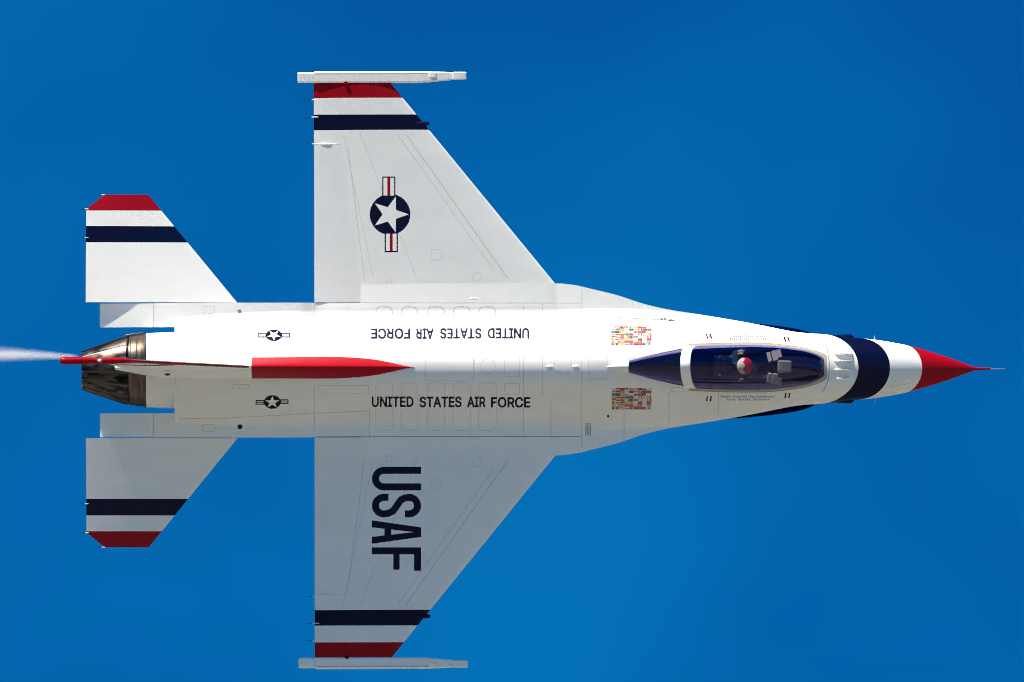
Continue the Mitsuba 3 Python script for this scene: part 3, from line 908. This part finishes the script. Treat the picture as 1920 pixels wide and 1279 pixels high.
for x0, x1, y0, y1, lab in ((1146, 1222, 612.5, 648.5, 'rows of tiny national flags on the sunlit side'), (1147, 1221.5, 727, 767.5, 'rows of tiny national flags on the shaded side')):
    m, uvs = flag_block(x0, x1, y0, y1)
    add(F + '__flag_rows', m, 'flag_print', False, label=lab, uv=uvs)

for x, y, hgt in ((1325.5, 631, 9.5), (1472.5, 741, 9.5), (1325.5, 747, 9.5), (1471.5, 637, 9)):
    for k, mat in enumerate(('red_paint', 'navy_paint') if x < 1400 else ('navy_paint', 'red_paint')):
        lean = 1.2 if y < 690 else -1.2
        xx = x + k * 7
        add(F + '__rescue_mark', drape_px(Polygon([(xx - 1.6 - lean, y - hgt / 2), (xx + 1.2 - lean, y - hgt / 2), (xx + 1.9 + lean, y + hgt / 2), (xx - 1.0 + lean, y + hgt / 2)]), top_z, .008), mat, False)

joints, soft = [], []


def panel(poly, zf=top_z, holder=F, gap=.75, grey=None):
    """an access panel: a proud plate above its dark joint"""
    (soft if grey is None else grey).append((poly, zf))
    add(holder + '__access_panel', drape_px(poly.buffer(-gap), zf, .0075, 3), 'fuselage_paint' if holder == F else 'wing_paint', 30)


def rrect(x0, y0, x1, y1, r):
    return box(x0 + r, y0 + r, x1 - r, y1 - r).buffer(r, 8)


for x0, x1 in ((704, 737), (752, 784), (801, 834.5), (849, 883), (897, 931)):
    panel(rrect(x0, 717, x1, 808, 10), gap=.6)
    panel(rrect(x0 + .5, 575, x1 - 1, 657, 10), gap=1.0, grey=joints)
for b in ((946, 719, 975, 739.5), (946, 668, 975, 707), (797, 667, 888, 713), (1103, 667, 1140, 712), (435, 653, 467, 664), (483, 640, 586, 662), (594, 640, 690, 662), (435, 720, 468, 729), (596, 722, 692, 738),
          (382, 574, 403, 588), (380, 795, 402, 809)):
    panel(rrect(*b, 3))
panel(Point(1055, 685).buffer(17))
panel(Point(915, 687).buffer(14))
panel(rrect(1259, 640, 1283, 648, 2)), panel(rrect(1259, 726, 1281, 735, 2))


def seam(pts, width=.9, strong=False, zf=top_z):
    (joints if strong else soft).append((LineString(pts).buffer(width / 2, cap_style='flat'), zf))


for p, a, b in ((590, 569, 660), (590, 716, 817), (982, 574, 612), (982, 640, 820), (1017, 569, 745), (1091, 545, 600), (1091, 655, 840), (1033, 752, 818), (1170, 765, 832), (693, 765, 818), (1254, 735, 797), (1347, 735, 782),
                (328.6, 607, 665), (329, 707, 775), (288.2, 570, 612), (288.2, 777, 819), (1240, 650, 661)):
    seam([(p, a), (p, b)], .9)
seam([(593, 567.7), (1090, 568.5)], 1.2)
seam([(593, 818), (1090, 818.5)], 1.4, True)
seam([(360, 598), (420, 597), (520, 592), (590, 590)], 1.0)
seam([(336, 785), (420, 784), (560, 776), (690, 770)], 1.0)
seam([(1545, 640), (1551, 655), (1554.5, 675), (1555, 690), (1553, 712), (1546, 728), (1542, 735)], 1.3, True)
seam([(1660, 653), (1700, 661)], .8), seam([(1660, 726), (1705, 719)], .8)
# refuelling door with its guide marks
seam([(830, 680), (889, 667), (889, 693)], .9)
seam([(838, 684.5), (889, 682)], 1.0, True), seam([(839, 683), (840, 692), (848, 693)], 1.2, True)
seam([(850, 688), (870, 689), (888, 682)], 1.4, True), seam([(858, 687), (876, 691), (884, 686)], 1.2, True)
for q in range(4):
    seam([(1098.5 + 2.9 * q, 793), (1098.5 + 2.9 * q, 817)], 1.5, True)
# gun port and its vents on the left side
joints.append((Point(449, 584).buffer(4.0), top_z))
gx, gy = plan(1245, 599, .33)
zz = float(top_z(gx, gy))
add(F + '__gun_fairing', body_x([(sx(1150), float(gy) + .05, zz - .06, .01, .03), (sx(1200), float(gy) + .02, zz - .05, .05, .055), (sx(1250), float(gy), zz - .05, .06, .06), (sx(1268), float(gy) - .02, zz - .06, .045, .05), (sx(1280), float(gy) - .03, zz - .07, .01, .03)], 18), 'white_paint')
add(F + '__gun_port', body_x([(sx(1252), float(gy) - .012, zz + .0, .004, .012), (sx(1257), float(gy) - .012, zz - .0, .020, .018), (sx(1266), float(gy) - .014, zz - .01, .012, .018), (sx(1276), float(gy) - .012, zz - .04, .003, .01)], 12), 'black')
for px_ in (1241, 1247):
    add(F + '__gun_vent', beam([(sx(px_ - 1.1), float(gy) - .035, float(gy) + .03, zz - .04, zz + .014), (sx(px_ + 1.1), float(gy) - .03, float(gy) + .035, zz - .04, zz + .014)], .2), 'black', 30)
# wing seams
for s in (1, -1):
    cyc = lambda a: AXIS - s * a
    seam([(hinge_l(170), cyc(170)), (hinge_l(440), cyc(440))], 1.1, False, wtop)
    seam([(hinge_l(170) - 26, cyc(185)), (hinge_l(440) - 16, cyc(440))], .8, False, wtop)
    seam([(hinge_f(165) + 8, cyc(165)), (hinge_f(420) + 10, cyc(420))], .8, False, wtop)
    for f0 in (.30, .52):
        seam([(WING_TE + (959 - WING_TE) * f0, cyc(170)), (WING_TE + (735 - WING_TE) * f0 + 10, cyc(442))], .6, False, wtop)
    panel(Point(894, cyc(174)).buffer(8.5), wtop, W[0 if s > 0 else 1], .6)
    panel(Point(729.5, cyc(167)).buffer(6), wtop, W[0 if s > 0 else 1], .6)
    panel(rrect(808, min(cyc(205), cyc(225)), 828, max(cyc(205), cyc(225)), 2), wtop, W[0 if s > 0 else 1], .6)
add(F + '__panel_joint', trimesh.util.concatenate([drape_px(g, zf, .0048, 3) for g, zf in joints]), 'joint_grey', False, kind='stuff')
add(F + '__fine_joint', trimesh.util.concatenate([drape_px(g, zf, .0045, 3) for g, zf in soft]), 'soft_joint_grey', False, kind='stuff')
add(F + '__drain_hole', drape_px(Point(450, 800).buffer(4.6), top_z, .003), 'black', False)
add(F + '__drain_hole', drape_px(Point(1140.5, 780).buffer(2.4), top_z, .003), 'black', False)
for x in (1030, 1079):
    z = float(ZT(x))
    add(F + '__spine_antenna', body_x([(sx(x - 8), .0, z - .005, .004, .006), (sx(x - 4), 0, z + .005, .03, .03), (sx(x + 3), 0, z + .005, .03, .035), (sx(x + 8), 0, z - .005, .006, .008)], 14), 'white_paint')

# ------------------------------------------------------------------ smoke trail
SX1, SX0 = float(sx(150)), float(sx(150)) - 14.0      # from the nozzle backwards
SR = 0.95                                             # half size of the air that holds it
sd = lambda x: SX1 - x
s_rad = lambda d: .016 + .046 * np.minimum(d, 1.6) ** .9 + .016 * np.maximum(d - 1.6, 0)
s_ctr = lambda d: .225 + .040 * np.minimum(d, 1.6)
gx_, gy_, gz_ = np.meshgrid(np.linspace(SX0, SX1, 420), np.linspace(-SR, SR, 110), np.linspace(-SR, SR, 110), indexing='ij')
dd = sd(gx_)
q_ = np.stack([gx_ * 1.6, gy_ * 6, gz_ * 6], -1)
wob = (meshkit.noise(q_ * [.5, 0, 0] + 7, 3) - .5) * .10 * np.clip(dd, 0, 2)
rad = np.sqrt((gy_ - s_ctr(dd) - wob) ** 2 + (gz_ + .05) ** 2) / s_rad(dd)
den = np.exp(-rad ** 2 * 1.1) * (0.45 + 1.1 * meshkit.fbm(q_, 3, 9)) * np.clip(1.0 / (1 + .28 * dd), 0, 1) * np.clip(dd * 8, 0, 1)
den[rad > 2.1] = 0
SB = np.eye(4)
SB[0, 0], SB[1, 1], SB[2, 2] = SX1 - SX0, 2 * SR, 2 * SR
SB[:3, 3] = SX0, -SR, -SR
scene['smoke'] = {'type': 'heterogeneous', 'albedo': {'type': 'rgb', 'value': [.96, .96, .97]}, 'scale': 15.0,
                  'sigma_t': {'type': 'gridvolume', 'grid': mi.VolumeGrid(np.ascontiguousarray(den.transpose(2, 1, 0)[..., None]).astype(np.float32)), 'to_world': mi.ScalarTransform4f((M @ SB).tolist()), 'filter_type': 'trilinear'}}
st = []
t = np.linspace(0, 2 * np.pi, 28, endpoint=False)
for d in np.concatenate([np.linspace(0.001, 2.5, 40), np.linspace(2.8, 13.98, 30)]):
    r = float(s_rad(d)) * 1.75 + .012 * min(d, 2)
    st.append(np.stack([np.full(28, SX1 - d), float(s_ctr(d)) + r * np.cos(t), -.05 + r * np.sin(t)], 1))
scene['smoke_trail'] = mikit.ply(loft(st), {'type': 'null'}, smooth=False, interior={'type': 'ref', 'id': 'smoke'}, to_world=POSE)
labels['smoke_trail'] = {'label': 'thin streak of white smoke trailing left from the nozzle', 'category': 'smoke', 'kind': 'stuff'}

# ------------------------------------------------------------------ the airfield far below, out of view; its bounce lights the shaded side
def grass(p, n, uv):
    a = mikit.fbm(p.x * .009, p.y * .009, 0, 3)
    b = mikit.fbm(p.x * .6, p.y * .6, 0, 3)
    c = mikit.mix((0.026, 0.036, 0.028), (0.185, 0.185, 0.168), mikit.smoothstep(0.38, 0.60, a))  # patch tones chosen for bounce light and streaked canopy reflections
    return c * (0.75 + 0.5 * b)


scene['dry_grass'] = {'type': 'diffuse', 'reflectance': mikit.proc(grass)}
g = trimesh.creation.annulus(.01, 4000, .02)
t = np.linspace(0, 2 * np.pi, 64, endpoint=False)
rr = np.array([0.0, 20, 100, 400, 1500, 6000])
v = np.vstack([np.stack([r * np.cos(t), r * np.sin(t), 0 * t], 1) for r in rr])
i, j = np.meshgrid(np.arange(5), np.arange(64), indexing='ij')
a, b, c, d = i * 64 + j, (i + 1) * 64 + j, (i + 1) * 64 + (j + 1) % 64, i * 64 + (j + 1) % 64
scene['ground'] = mikit.ply(trimesh.Trimesh(v, np.vstack([np.stack([a, b, c], -1).reshape(-1, 3), np.stack([a, c, d], -1).reshape(-1, 3)]), process=False), 'dry_grass', smooth=False)
labels['ground'] = {'label': 'flat dry grass airfield out of view below the aircraft, lighting its shaded side', 'category': 'ground', 'kind': 'structure'}
